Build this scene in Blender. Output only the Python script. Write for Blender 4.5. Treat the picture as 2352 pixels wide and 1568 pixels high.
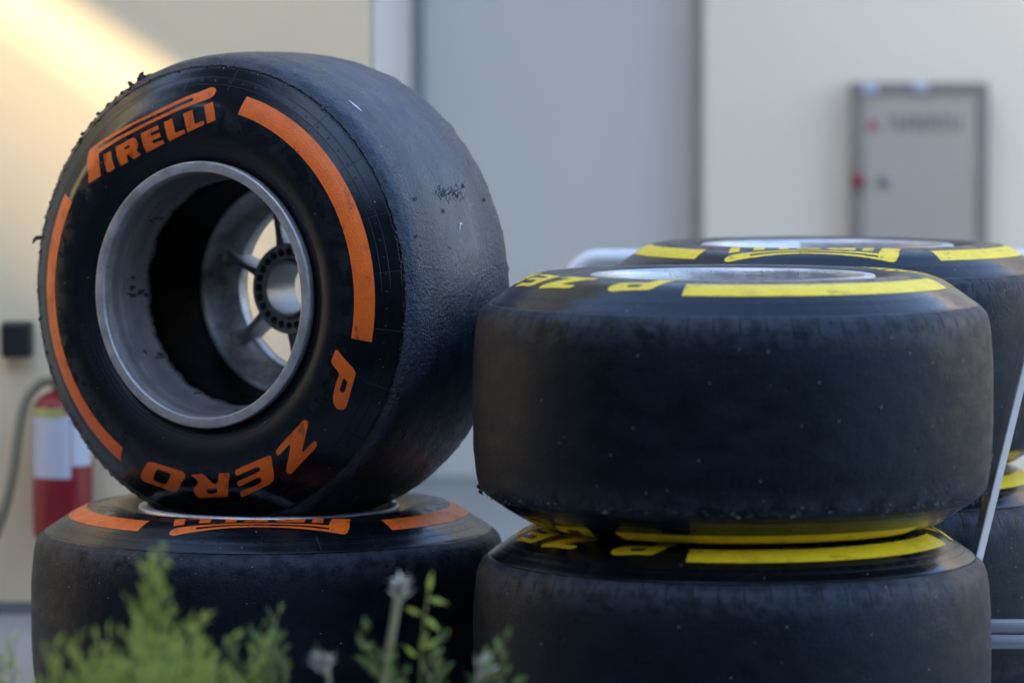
import bpy, bmesh, math, random
import numpy as np
from mathutils import Vector, Matrix, noise as mnoise
from mathutils.geometry import delaunay_2d_cdt

for o in list(bpy.data.objects):
    bpy.data.objects.remove(o)
R = math.radians
scene = bpy.context.scene
col = scene.collection

# ------------------------------------------------------------------ camera
cam_d = bpy.data.cameras.new('camera')
cam = bpy.data.objects.new('camera', cam_d)
col.objects.link(cam)
cam.location = (0, 0, 0.876)
cam.rotation_euler = (R(90) - math.atan((784 - 215) / 8820.0), 0, 0)
cam_d.lens = 135
cam_d.sensor_width = 36
cam_d.clip_start = 0.1
cam_d.clip_end = 1000
cam_d.dof.use_dof = True
cam_d.dof.focus_distance = 5.06
cam_d.dof.aperture_fstop = 2.8
scene.camera = cam

# ------------------------------------------------------------------ sky and sun
SUN = Vector((0.62, 0.45, -0.43)).normalized()          # direction the light travels
world = bpy.data.worlds.new('World')
scene.world = world
world.use_nodes = True
wn = world.node_tree
bg = wn.nodes['Background']
sky = wn.nodes.new('ShaderNodeTexSky')
sky.sky_type = 'NISHITA'
sky.sun_disc = False
sky.sun_elevation = math.asin(-SUN.z)
sky.sun_rotation = math.atan2(-SUN.x, -SUN.y)
sky.air_density = 1.0
sky.dust_density = 2.2
sky.ozone_density = 1.0
wn.links.new(sky.outputs[0], bg.inputs[0])
bg.inputs[1].default_value = 0.13
sd = bpy.data.lights.new('sun', 'SUN')
sd.energy = 2.0
sd.angle = R(1.5)
sd.color = (1.0, 0.76, 0.44)
so = bpy.data.objects.new('sun', sd)
col.objects.link(so)
so.location = (-6, -5, 8)
so.rotation_euler = SUN.to_track_quat('-Z', 'Y').to_euler()
scene.render.engine = 'CYCLES'
scene.cycles.max_bounces = 6
scene.cycles.diffuse_bounces = 3
scene.cycles.glossy_bounces = 3
scene.cycles.transmission_bounces = 3
scene.view_settings.view_transform = 'Standard'
scene.view_settings.look = 'None'
scene.view_settings.exposure = 2.75
scene.view_settings.gamma = 1.0
scene.view_settings.use_curve_mapping = False


# ------------------------------------------------------------------ helpers
def tag(o, label=None, cat=None, group=None, kind=None):
    if label: o['label'] = label
    if cat: o['category'] = cat
    if group: o['group'] = group
    if kind: o['kind'] = kind
    return o


def empty(name, loc=(0, 0, 0)):
    o = bpy.data.objects.new(name, None)
    o.empty_display_size = 0.05
    o.location = loc
    col.objects.link(o)
    return o


def new_mesh(name, verts, faces, mat=None, smooth=True):
    me = bpy.data.meshes.new(name)
    me.from_pydata([tuple(v) for v in verts], [], faces)
    if mat: me.materials.append(mat)
    if smooth:
        me.polygons.foreach_set('use_smooth', [True] * len(me.polygons))
    me.update()
    return me


def link(name, me, parent=None, loc=None):
    o = bpy.data.objects.new(name, me)
    col.objects.link(o)
    if parent: o.parent = parent
    if loc: o.location = loc
    return o


class MB:
    """collects boxes, tubes and lathes into one mesh"""
    def __init__(self):
        self.v, self.f = [], []

    def add(self, v, f):
        n = len(self.v)
        self.v += [tuple(p) for p in v]
        self.f += [tuple(i + n for i in q) for q in f]
        return self

    def box(self, a, b):
        (x0, y0, z0), (x1, y1, z1) = a, b
        v = [(x0, y0, z0), (x1, y0, z0), (x1, y1, z0), (x0, y1, z0),
             (x0, y0, z1), (x1, y0, z1), (x1, y1, z1), (x0, y1, z1)]
        return self.add(v, [(0, 3, 2, 1), (4, 5, 6, 7), (0, 1, 5, 4), (1, 2, 6, 5), (2, 3, 7, 6), (3, 0, 4, 7)])

    def lathe(self, prof, seg=48, c=(0, 0, 0), close=False):
        """prof: list of (r, z) turned about the z axis through c"""
        v = []
        for r, z in prof:
            for k in range(seg):
                a = 2 * math.pi * k / seg
                v.append((c[0] + r * math.cos(a), c[1] + r * math.sin(a), c[2] + z))
        f = []
        m = len(prof)
        for i in range(m if close else m - 1):
            j = (i + 1) % m
            for k in range(seg):
                l = (k + 1) % seg
                f.append((i * seg + k, j * seg + k, j * seg + l, i * seg + l))
        return self.add(v, f)

    def tube(self, pts, rad, seg=12, caps=True, square=False):
        pts = [Vector(p) for p in pts]
        n = len(pts)
        rads = rad if isinstance(rad, (list, tuple)) else [rad] * n
        t0 = (pts[1] - pts[0]).normalized()
        up = Vector((0, 0, 1)) if abs(t0.z) < 0.9 else Vector((0, 1, 0))
        nx = t0.cross(up).normalized()
        v, f = [], []
        for i, p in enumerate(pts):
            t = (pts[min(i + 1, n - 1)] - pts[max(i - 1, 0)]).normalized()
            nx = (nx - t * nx.dot(t)).normalized()
            ny = t.cross(nx)
            for k in range(seg):
                a = 2 * math.pi * (k + 0.5) / seg
                v.append(p + rads[i] * (math.cos(a) * nx + math.sin(a) * ny))
        for i in range(n - 1):
            for k in range(seg):
                l = (k + 1) % seg
                f.append((i * seg + k, i * seg + l, (i + 1) * seg + l, (i + 1) * seg + k))
        if caps:
            f.append(tuple(range(seg - 1, -1, -1)))
            f.append(tuple((n - 1) * seg + k for k in range(seg)))
        return self.add(v, f)

    def build(self, name, mat, parent=None, smooth=False, bevel=0.0):
        me = new_mesh(name, self.v, self.f, mat, smooth)
        if bevel:
            bm = bmesh.new()
            bm.from_mesh(me)
            bmesh.ops.bevel(bm, geom=bm.edges[:], offset=bevel, segments=2, affect='EDGES', profile=0.5)
            bm.to_mesh(me)
            bm.free()
        return link(name, me, parent)


def arc(c, r, a0, a1, ax, ay, n=8):
    c, ax, ay = Vector(c), Vector(ax), Vector(ay)
    return [c + r * (math.cos(R(a0 + (a1 - a0) * i / n)) * ax + math.sin(R(a0 + (a1 - a0) * i / n)) * ay) for i in range(n + 1)]


# ------------------------------------------------------------------ materials
class NT:
    def __init__(self, name):
        self.m = bpy.data.materials.new(name)
        self.m.use_nodes = True
        self.t = self.m.node_tree
        self.b = self.t.nodes['Principled BSDF']
        self.tc = self.t.nodes.new('ShaderNodeTexCoord')
        self.obj = self.tc.outputs['Object']

    def n(self, typ, **kw):
        x = self.t.nodes.new(typ)
        for k, v in kw.items():
            setattr(x, k, v)
        return x

    def set(self, sock, val):
        if isinstance(val, bpy.types.NodeSocket):
            self.t.links.new(val, sock)
        elif val is not None:
            sock.default_value = val

    def math(self, op, a, b=None, c=None, clamp=False):
        x = self.n('ShaderNodeMath', operation=op)
        x.use_clamp = clamp
        self.set(x.inputs[0], a)
        if b is not None: self.set(x.inputs[1], b)
        if c is not None: self.set(x.inputs[2], c)
        return x.outputs[0]

    def ramp(self, v, a, b, lo=0.0, hi=1.0):
        x = self.n('ShaderNodeMapRange')
        x.interpolation_type = 'SMOOTHSTEP'
        self.set(x.inputs[0], v)
        self.set(x.inputs[1], a); self.set(x.inputs[2], b)
        self.set(x.inputs[3], lo); self.set(x.inputs[4], hi)
        return x.outputs[0]

    def noise(self, scale, detail=4, rough=0.55, vec=None, w=None, dist=0.0):
        x = self.n('ShaderNodeTexNoise')
        if w is not None:
            x.noise_dimensions = '4D'
            self.set(x.inputs['W'], w)
        self.set(x.inputs['Vector'], vec or self.obj)
        x.inputs['Scale'].default_value = scale
        x.inputs['Detail'].default_value = detail
        x.inputs['Roughness'].default_value = rough
        x.inputs['Distortion'].default_value = dist
        return x.outputs['Fac']

    def voro(self, scale, vec=None):
        x = self.n('ShaderNodeTexVoronoi')
        self.set(x.inputs['Vector'], vec or self.obj)
        x.inputs['Scale'].default_value = scale
        return x.outputs['Distance']

    def mix(self, f, a, b):
        x = self.n('ShaderNodeMix', data_type='RGBA')
        self.set(x.inputs[0], f)
        for s, v in ((x.inputs[6], a), (x.inputs[7], b)):
            self.set(s, v if isinstance(v, bpy.types.NodeSocket) else (*v, 1))
        return x.outputs[2]

    def scalevec(self, s):
        x = self.n('ShaderNodeVectorMath', operation='MULTIPLY')
        self.set(x.inputs[0], self.obj)
        x.inputs[1].default_value = s
        return x.outputs[0]

    def bump(self, h, dist, strength=1.0, prev=None):
        x = self.n('ShaderNodeBump')
        x.inputs['Strength'].default_value = strength
        x.inputs['Distance'].default_value = dist
        self.set(x.inputs['Height'], h)
        if prev is not None: self.set(x.inputs['Normal'], prev)
        return x.outputs[0]

    def out(self, color=None, rough=None, metal=None, normal=None, spec=None):
        b = self.b
        if color is not None:
            self.set(b.inputs['Base Color'], color if isinstance(color, bpy.types.NodeSocket) else (*color, 1))
        if rough is not None: self.set(b.inputs['Roughness'], rough)
        if metal is not None: self.set(b.inputs['Metallic'], metal)
        if normal is not None: self.set(b.inputs['Normal'], normal)
        if spec is not None: self.set(b.inputs['Specular IOR Level'], spec)
        return self.m


def simple(name, c, rough=0.5, metal=0.0, var=0.12, scale=12, bscale=0, bdist=0.001, spec=None):
    t = NT(name)
    nz = t.noise(scale, 5)
    c0 = tuple(x * (1 - var) for x in c)
    c1 = tuple(min(1, x * (1 + var)) for x in c)
    nrm = t.bump(t.noise(bscale, 4), bdist) if bscale else None
    return t.out(t.mix(nz, c0, c1), t.ramp(nz, 0.3, 0.7, rough * 0.88, min(1, rough * 1.12)), metal, nrm, spec)


def tyre_material(name, grain, groove, tread_rough=0.5, dust_sheen=1.0):
    t = NT(name)
    info = t.n('ShaderNodeObjectInfo')
    w = t.math('MULTIPLY', info.outputs['Random'], 37.0)
    s = t.n('ShaderNodeSeparateXYZ')
    t.set(s.inputs[0], t.obj)
    x, y, z = s.outputs
    r = t.math('SQRT', t.math('ADD', t.math('MULTIPLY', x, x), t.math('MULTIPLY', y, y)))
    ang = t.math('ARCTAN2', y, x)
    az = t.math('ABSOLUTE', z)
    off = t.n('ShaderNodeCombineXYZ')
    for i in range(3): t.set(off.inputs[i], w)
    pv = t.n('ShaderNodeVectorMath', operation='ADD')
    t.set(pv.inputs[0], t.obj); t.set(pv.inputs[1], off.outputs[0])
    pv = pv.outputs[0]
    pvs = t.n('ShaderNodeVectorMath', operation='MULTIPLY')
    t.set(pvs.inputs[0], pv)
    pvs.inputs[1].default_value = (1, 1, 2.2)
    pvl = t.n('ShaderNodeVectorMath', operation='MULTIPLY')
    t.set(pvl.inputs[0], pv)
    pvl.inputs[1].default_value = (0.5, 0.5, 9)
    # tread: everything outside the moulded edge, the edge itself wandering a little
    wob = t.math('MULTIPLY', t.math('SUBTRACT', t.noise(140, 3, vec=pv), 0.5), 0.004 * grain)
    tread = t.ramp(t.math('ADD', r, wob), 0.3105, 0.3120)
    broad = t.noise(9, 2, vec=pv)
    mid = t.noise(55, 4, 0.6, vec=pv)
    streak = t.noise(17, 4, 0.62, vec=pvs.outputs[0])
    fine = t.noise(240, 4, 0.7, vec=pv)
    pebble = t.noise(190, 3, 0.75, vec=pv)
    lap = t.noise(30, 3, 0.6, vec=pvl.outputs[0])
    # sidewall lines
    def line(v, v0, wd):
        return t.ramp(t.math('ABSOLUTE', t.math('SUBTRACT', v, v0)), wd * 0.4, wd, 1.0, 0.0)
    side = t.math('SUBTRACT', 1.0, tread)
    lines = line(r, 0.2868, 0.0007)
    for r0, wd in ((0.2965, 0.0007), (0.3095, 0.0012), (0.1955, 0.0012), (0.2015, 0.0008)):
        lines = t.math('MAXIMUM', lines, line(r, r0, wd))
    fr = t.math('FRACT', t.math('MULTIPLY', ang, 24 / (2 * math.pi)))
    arcd = t.math('MULTIPLY', t.math('ABSOLUTE', t.math('SUBTRACT', fr, 0.5)), 2 * math.pi * 0.295 / 24)
    rad = t.math('MULTIPLY', t.ramp(arcd, 0.0003, 0.0008, 1.0, 0.0), t.ramp(r, 0.2800, 0.2815))
    lines = t.math('MAXIMUM', lines, rad)
    fr2 = t.math('FRACT', t.math('MULTIPLY', ang, 80 / (2 * math.pi)))
    d2 = t.math('MULTIPLY', t.math('ABSOLUTE', t.math('SUBTRACT', fr2, 0.5)), 2 * math.pi * 0.292 / 80)
    dr = t.math('SUBTRACT', r, 0.2915)
    dd = t.math('SQRT', t.math('ADD', t.math('MULTIPLY', d2, d2), t.math('MULTIPLY', dr, dr)))
    pip = t.ramp(dd, 0.0007, 0.0016, 1.0, 0.0)
    lines = t.math('MULTIPLY', lines, side)
    pip = t.math('MULTIPLY', pip, side)
    # tread marks: shoulder grooves, wear pits, pale specks
    fr3 = t.math('FRACT', t.math('MULTIPLY', ang, 64 / (2 * math.pi)))
    d3 = t.math('MULTIPLY', t.math('ABSOLUTE', t.math('SUBTRACT', fr3, 0.5)), 2 * math.pi * 0.325 / 64)
    zend = t.math('ADD', 0.089, t.math('MULTIPLY', mid, 0.022))
    grv = t.math('MULTIPLY', t.ramp(d3, 0.0007, 0.0019, 1.0, 0.0), t.ramp(z, zend, t.math('ADD', zend, 0.006)))
    grv = t.math('MULTIPLY', t.math('MULTIPLY', grv, tread), groove)
    pit = t.math('MULTIPLY', t.ramp(t.voro(24, pv), 0.048, 0.085, 1.0, 0.0), tread)
    speck = t.ramp(t.voro(46, pv), 0.035, 0.060, 1.0, 0.0)
    # colour
    c_side = t.mix(t.ramp(mid, 0.35, 0.75), (0.0018, 0.0022, 0.0036), (0.0040, 0.0048, 0.0072))
    scuff = t.math('MULTIPLY', t.math('MULTIPLY', t.ramp(r, 0.222, 0.236), t.ramp(r, 0.246, 0.258, 1.0, 0.0)),
                   t.ramp(t.noise(38, 4, 0.7, vec=pv), 0.42, 0.66))
    c_side = t.mix(t.math('MULTIPLY', scuff, 0.75), c_side, (0.016, 0.016, 0.020))
    D = lambda *c: tuple(v * dust_sheen * 0.75 for v in c)
    c_tr = t.mix(t.ramp(streak, 0.30, 0.72), D(0.0022, 0.0034, 0.0066), D(0.0068, 0.0094, 0.0165))  # dusty tread, tinted blue in place of reflected sky sheen
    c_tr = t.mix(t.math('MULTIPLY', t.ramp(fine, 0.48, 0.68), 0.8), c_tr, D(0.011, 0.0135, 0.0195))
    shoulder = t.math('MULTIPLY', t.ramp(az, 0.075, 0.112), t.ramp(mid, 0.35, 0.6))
    c_tr = t.mix(t.math('MULTIPLY', shoulder, 0.65), c_tr, (0.034, 0.039, 0.053))  # scrubbed shoulder, with a bluish highlight put into its colour
    c = t.mix(tread, c_side, c_tr)
    dark = t.math('MAXIMUM', t.math('MAXIMUM', t.math('MULTIPLY', lines, 0.7), grv), pit)
    c = t.mix(dark, c, (0.003, 0.003, 0.003))
    c = t.mix(t.math('MULTIPLY', speck, 0.7), c, (0.30, 0.30, 0.31))
    # relief: one height field in metres
    g = t.math('ADD', 0.20 + 0.2 * grain, t.math('MULTIPLY', t.ramp(az, 0.02, 0.11), 0.9 * grain))
    htr = t.math('MULTIPLY', t.math('ADD', t.math('MULTIPLY', fine, 0.0016), t.math('MULTIPLY', pebble, 0.0004 + 0.0020 * grain * grain)), g)
    htr = t.math('ADD', htr, t.math('MULTIPLY', mid, 0.0004 + 0.0006 * grain))
    htr = t.math('ADD', htr, t.math('MULTIPLY', lap, 0.00008 + 0.0007 * grain * grain))
    htr = t.math('ADD', t.math('MULTIPLY', htr, tread), t.math('MULTIPLY', tread, 0.0010))
    hsd = t.math('ADD', t.math('MULTIPLY', mid, 0.0003), t.math('MULTIPLY', pip, 0.0007))
    h = t.math('ADD', htr, t.math('MULTIPLY', hsd, side))
    h = t.math('SUBTRACT', h, t.math('MULTIPLY', dark, 0.0005))
    nb = t.bump(h, 1.0)
    rs = t.ramp(broad, 0.3, 0.7, 0.17, 0.28)
    rs = t.math('ADD', rs, t.math('MULTIPLY', scuff, 0.25))
    rs = t.math('ADD', rs, t.ramp(r, 0.20, 0.245, 0.22, 0.0))
    rt = t.ramp(streak, 0.3, 0.7, tread_rough - 0.08, tread_rough + 0.08)
    x_ = t.n('ShaderNodeMix', data_type='FLOAT')
    t.set(x_.inputs[0], tread); t.set(x_.inputs[2], rs); t.set(x_.inputs[3], rt)
    t.b.inputs['Specular Tint'].default_value = (0.60, 0.78, 1.0, 1)  # blue tint deepens the sky sheen on the rubber
    return t.out(c, x_.outputs[0], 0.0, nb, t.math('ADD', 0.38, t.math('MULTIPLY', tread, 0.34 if dust_sheen > 2 else -0.12)))


def paint_material(name, c, cd):
    t = NT(name)
    a = t.noise(26, 6, 0.7)
    b = t.noise(90, 4, 0.7, vec=t.scalevec((1, 0.35, 1)))
    f = t.ramp(a, 0.42, 0.72)
    f2 = t.ramp(b, 0.56, 0.70)
    cc = t.mix(t.math('MULTIPLY', f, 0.7), c, cd)
    cc = t.mix(t.math('MULTIPLY', f2, 0.65), cc, tuple(x * 0.25 for x in cd))
    cc = t.mix(t.math('MULTIPLY', t.ramp(t.voro(110), 0.04, 0.10, 1.0, 0.0), 0.8), cc, (0.01, 0.01, 0.01))
    return t.out(cc, t.ramp(a, 0.3, 0.7, 0.30, 0.48), 0, t.bump(t.noise(420, 4), 0.0006), 0.4)


def rim_material(name, bright, dark_barrel):
    t = NT(name)
    s = t.n('ShaderNodeSeparateXYZ')
    t.set(s.inputs[0], t.obj)
    x, y, z = s.outputs
    a = t.noise(30, 6, 0.65)
    rub = t.noise(34, 5, 0.72, vec=t.scalevec((1, 1, 0.5)))
    c0 = tuple(v * 0.72 for v in bright)
    c = t.mix(t.ramp(a, 0.3, 0.7), c0, bright)
    c = t.mix(t.math('MULTIPLY', t.ramp(t.noise(24, 4, 0.7, vec=t.scalevec((0.6, 0.6, 14))), 0.45, 0.65), 0.5), c, tuple(v * 0.45 for v in bright))
    c = t.mix(t.math('MULTIPLY', t.ramp(t.noise(210, 4, 0.7), 0.60, 0.70), 0.6), c, (0.07, 0.07, 0.075))
    if dark_barrel:
        # black paint inside the barrel, worn through towards the mouth
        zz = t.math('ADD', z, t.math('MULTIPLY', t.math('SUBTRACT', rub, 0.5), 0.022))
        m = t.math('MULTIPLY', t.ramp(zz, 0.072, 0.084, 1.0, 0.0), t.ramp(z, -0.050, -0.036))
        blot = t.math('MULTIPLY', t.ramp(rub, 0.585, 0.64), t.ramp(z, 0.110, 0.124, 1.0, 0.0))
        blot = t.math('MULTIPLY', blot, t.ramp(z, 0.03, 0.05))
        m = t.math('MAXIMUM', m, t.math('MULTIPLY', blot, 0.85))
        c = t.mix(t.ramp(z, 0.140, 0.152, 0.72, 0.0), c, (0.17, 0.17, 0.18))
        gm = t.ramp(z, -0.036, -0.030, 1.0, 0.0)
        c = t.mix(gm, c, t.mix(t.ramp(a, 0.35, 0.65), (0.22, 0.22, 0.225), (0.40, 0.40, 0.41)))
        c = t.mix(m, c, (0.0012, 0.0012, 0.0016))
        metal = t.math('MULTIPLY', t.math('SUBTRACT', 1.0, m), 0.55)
    else:
        metal = 0.6
    return t.out(c, t.ramp(a, 0.3, 0.7, 0.30, 0.46), metal, t.bump(t.noise(160, 3, 0.7), 0.0008), t.math('SUBTRACT', 0.5, t.math('MULTIPLY', m, 0.49)) if dark_barrel else None)


M = {}
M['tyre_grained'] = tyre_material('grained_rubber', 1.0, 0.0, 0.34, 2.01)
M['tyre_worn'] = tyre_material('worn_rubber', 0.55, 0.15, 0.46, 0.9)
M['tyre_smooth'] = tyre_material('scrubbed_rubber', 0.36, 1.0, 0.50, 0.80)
M['crumb'] = simple('rubber_crumb', (0.012, 0.012, 0.014), 0.5, var=0.4, scale=200)
M['moulded'] = simple('moulded_rubber', (0.005, 0.005, 0.006), 0.55)
M['orange'] = paint_material('orange_print', (0.80, 0.140, 0.012), (0.50, 0.095, 0.016))
M['yellow'] = paint_material('yellow_print', (0.84, 0.61, 0.020), (0.64, 0.45, 0.025))
M['rim_dark'] = rim_material('magnesium_black_barrel', (0.50, 0.50, 0.52), True)
M['rim_light'] = rim_material('magnesium_bright', (0.62, 0.62, 0.64), False)
M['hub'] = simple('dark_hub_metal', (0.26, 0.26, 0.265), 0.42, 0.6, 0.25, 30, 160, 0.0008)
M['spoke'] = simple('cast_spoke_metal', (0.36, 0.36, 0.37), 0.40, 0.6, 0.25, 30, 160, 0.0008)
M['chrome'] = simple('polished_steel', (0.82, 0.83, 0.85), 0.16, 0.9, 0.06, 20)
M['rail'] = simple('bright_rail_metal', (0.80, 0.82, 0.86), 0.22, 0.35, 0.06, 20)
M['white_tube'] = simple('pale_grey_tube', (0.66, 0.68, 0.72), 0.28, 0.0, 0.05, 20)
M['wall_beige'] = simple('beige_render', (0.84, 0.685, 0.455), 0.85, 0, 0.05, 2.2)
M['wall_pale'] = simple('pale_render', (0.80, 0.69, 0.54), 0.85, 0, 0.04, 2.0)
M['door_grey'] = simple('grey_door_paint', (0.62, 0.57, 0.505), 0.5, 0, 0.05, 1.6)
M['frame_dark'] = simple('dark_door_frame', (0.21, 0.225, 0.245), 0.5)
M['skirting'] = simple('slate_skirting', (0.19, 0.185, 0.19), 0.7)
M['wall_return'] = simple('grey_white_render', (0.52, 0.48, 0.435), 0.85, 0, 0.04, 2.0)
M['screen'] = simple('dark_sheet_metal', (0.12, 0.115, 0.11), 0.6)
M['facade_dark'] = simple('dark_facade', (0.07, 0.07, 0.075), 0.5)
M['asphalt'] = simple('dark_asphalt', (0.045, 0.045, 0.047), 0.9, 0, 0.2, 30, 120, 0.003)
M['soil'] = simple('dark_soil', (0.055, 0.048, 0.038), 0.95, 0, 0.35, 14, 60, 0.02)
M['concrete'] = simple('pale_concrete', (0.30, 0.285, 0.265), 0.85, 0, 0.14, 5, 90, 0.003)
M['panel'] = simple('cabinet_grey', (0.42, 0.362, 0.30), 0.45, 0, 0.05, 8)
M['panel_frame'] = simple('cabinet_frame_grey', (0.24, 0.215, 0.185), 0.45, 0, 0.05, 8)
M['red'] = simple('red_enamel', (0.24, 0.010, 0.016), 0.4, 0, 0.10, 20)
M['red_soft'] = simple('faded_red', (0.36, 0.13, 0.12), 0.5)
M['ink'] = simple('dark_ink', (0.06, 0.06, 0.062), 0.6)
M['black'] = simple('black_plastic', (0.010, 0.010, 0.012), 0.45)
M['label_white'] = simple('white_label', (0.55, 0.56, 0.62), 0.5, 0, 0.05, 30)
M['label_yellow'] = simple('yellow_label', (0.45, 0.42, 0.14), 0.5)
M['hose'] = simple('olive_hose', (0.25, 0.22, 0.15), 0.6)
M['film'] = simple('clear_film', (0.72, 0.75, 0.82), 0.18, 0, 0.08, 40, 60, 0.004)
M['hinge'] = simple('bright_hinge', (0.55, 0.60, 0.68), 0.3, 0.3)
M['steel_dark'] = simple('dull_steel', (0.20, 0.20, 0.21), 0.45, 0.8)
M['chalk'] = simple('white_scratch', (0.62, 0.63, 0.66), 0.7)


def leaf_material(name, c0, c1):
    t = NT(name)
    info = t.n('ShaderNodeTexNoise')
    info.inputs['Scale'].default_value = 45
    t.set(info.inputs['Vector'], t.obj)
    t.set(t.b.inputs['Transmission Weight'], 0.0)
    m = t.out(t.mix(t.ramp(info.outputs['Fac'], 0.3, 0.7), c0, c1), 0.5, 0)
    # thin leaves let some light through
    tr = t.n('ShaderNodeBsdfTranslucent')
    tr.inputs[0].default_value = (*[min(1, v * 1.3) for v in c1], 1)
    mx = t.n('ShaderNodeMixShader')
    mx.inputs[0].default_value = 0.35
    o = [n for n in t.t.nodes if n.type == 'OUTPUT_MATERIAL'][0]
    t.t.links.new(t.b.outputs[0], mx.inputs[1])
    t.t.links.new(tr.outputs[0], mx.inputs[2])
    t.t.links.new(mx.outputs[0], o.inputs[0])
    return m


M['leaf'] = leaf_material('green_leaf', (0.17, 0.27, 0.03), (0.42, 0.50, 0.10))
M['leaf_dark'] = leaf_material('deep_green_leaf', (0.07, 0.13, 0.035), (0.16, 0.23, 0.06))
M['stem'] = simple('green_stem', (0.20, 0.20, 0.07), 0.6)
M['stem_dry'] = simple('dry_stem', (0.30, 0.27, 0.15), 0.7)
M['fluff'] = simple('dry_flower', (0.58, 0.54, 0.47), 0.8, 0, 0.2, 80)

# ------------------------------------------------------------------ setting
ground = MB().add([(-200, -200, 0), (200, -200, 0), (200, 200, 0), (-200, 200, 0)], [(0, 1, 2, 3)]).build('ground', M['concrete'])
tag(ground, kind='structure')

bed = MB().box((-3.0, -2.6, 0.004), (7.5, 4.25, 0.05)).build('planting_bed', M['soil'])
tag(bed, kind='structure')
bounce_blocker = MB().add([(2.6, 4.4, .004), (120, 4.4, .004), (120, 120, .004), (9.2, 120, .004), (9.2, 8.5, .004), (2.6, 8.5, .004)], [(0, 1, 2, 3, 4, 5)]).build('road', M['asphalt'])  # unseen dark ground added to keep warm sun bounce off the tyres
tag(bounce_blocker, kind='structure')
bounce_blocker2 = MB().add([(7.7, -60, .004), (120, -60, .004), (120, 4.399, .004), (7.7, 4.399, .004)], [(0, 1, 2, 3)]).build('road', M['asphalt'])  # second sheet of the added dark ground
tag(bounce_blocker2, kind='structure')
kerb = MB().box((-3.1, 4.251, 0.0), (7.6, 4.35, 0.10)).build('kerb', M['concrete'], None, False, .008)
tag(kerb, kind='structure')

bw = empty('building_wall', (-0.231, 6.45, 0))
tag(bw, 'beige rendered wall behind the orange tyres with a sunlit streak', 'wall')
def child_box(name, a, b, mat, parent, bevel=0.0):
    """box given in world coordinates, hung under a parent empty"""
    o = parent.location
    m = MB().box(tuple(a[i] - o[i] for i in range(3)), tuple(b[i] - o[i] for i in range(3)))
    return m.build(name, mat, parent, False, bevel)
child_box('render_face', (-7, 6.45, 0), (-0.236, 9.0, 2.75), M['wall_beige'], bw, 0.004)
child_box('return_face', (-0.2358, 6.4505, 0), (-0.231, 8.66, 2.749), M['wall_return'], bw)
child_box('skirting', (-7, 6.438, 0), (-0.225, 6.45, 0.02), M['skirting'], bw)

bk = empty('back_wall', (0.4274, 8.6, 0))
tag(bk, 'pale rendered wall carrying a grey cabinet, right of the grey door', 'wall')
child_box('render_face', (0.4274, 8.6, 0), (9, 9.0, 2.75), M['wall_pale'], bk, 0.006)
child_box('lintel', (-0.229, 8.602, 2.35), (0.4274, 9.0, 2.748), M['wall_pale'], bk)

dr = empty('grey_door', (0.1, 8.7, 0))
tag(dr, 'tall plain grey door recessed between the beige and the pale wall', 'door')
child_box('door_leaf', (-0.200, 8.70, 0.005), (0.412, 8.745, 2.32), M['door_grey'], dr, 0.003)
child_box('door_frame', (-0.229, 8.66, 0), (-0.200, 8.76, 2.35), M['frame_dark'], dr)  # dark strip stands in for the shadow gap at the left jamb
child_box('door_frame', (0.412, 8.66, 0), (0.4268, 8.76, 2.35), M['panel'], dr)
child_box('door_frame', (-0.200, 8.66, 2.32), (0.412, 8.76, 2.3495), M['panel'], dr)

# unseen screen added left of the view, its slot shaped for the light: it keeps the low sun off the tyres
# and lets one blade of light through the gap under its top sheet
sc = empty('screen_wall', (-3.2, 2.0, 0))
tag(sc, 'tall sheet metal screen with one long narrow gap high up', 'screen')
X0, X1 = -3.22, -3.2
YE = 6.1
child_box('sheet', (X0, -4, 0), (X1, YE, 2.18), M['screen'], sc)
child_box('sheet', (X0, -4, 2.735), (X1, YE, 6.2), M['screen'], sc)
child_box('sheet', (X0, -4, 2.18), (X1, 4.42, 2.735), M['screen'], sc)
child_box('post', (X0 - .01, YE, 0), (X1 + .01, YE + .05, 6.2), M['steel_dark'], sc)
zl = 2.18
while zl < 2.62:                                        # added slats thin the sun below the streak, gaps widening upwards
    gap = .0030 + .0070 * (zl - 2.18) / .44
    child_box('louvre', (X0 + .008, 4.42, zl + gap), (X1 - .008, YE, min(zl + .018, 2.632)), M['screen'], sc)
    zl += .018

ob = empty('paddock_building', (-2.0, -4.0, 0))  # unseen dark block added behind the camera to cut frontal sky light
tag(ob, 'dark grey flat-roofed building standing opposite the tyre stacks', 'building')
child_box('facade', (-3.2, -8, 0), (8, -4.0, 6.0), M['facade_dark'], ob)
child_box('roof', (-3.4, -8.2, 6.0), (8.2, -3.8, 6.25), M['panel'], ob)

# ------------------------------------------------------------------ wheels: shapes shared by all
CTRL = [(.143, .1765), (.149, .184), (.1520, .188), (.1560, .194), (.1608, .205), (.1638, .216), (.1645, .226), (.1637, .238),
        (.1605, .2535), (.1550, .267), (.148, .2785), (.1415, .289), (.135, .298), (.1280, .308), (.1210, .3165),
        (.1160, .3210), (.107, .3248), (.09, .3277), (.06, .3303), (.03, .3312), (0, .3315)]
def catmull(P, n=4):
    P = [Vector(p) for p in P]
    P = [2 * P[0] - P[1]] + P + [2 * P[-1] - P[-2]]
    out = []
    for i in range(1, len(P) - 2):
        a, b, c, d = P[i - 1:i + 3]
        for k in range(n):
            t = k / n
            out.append(0.5 * ((2 * b) + (c - a) * t + (2 * a - 5 * b + 4 * c - d) * t * t + (3 * b - a - 3 * c + d) * t ** 3))
    out.append(P[-2])
    return out
HALF = catmull(CTRL)
_r = np.array([p.y for p in HALF]); _z = np.array([p.x for p in HALF])
_o = np.argsort(_r); _r, _z = _r[_o], _z[_o]
def side_z(r):
    return float(np.interp(r, _r, _z))
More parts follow.
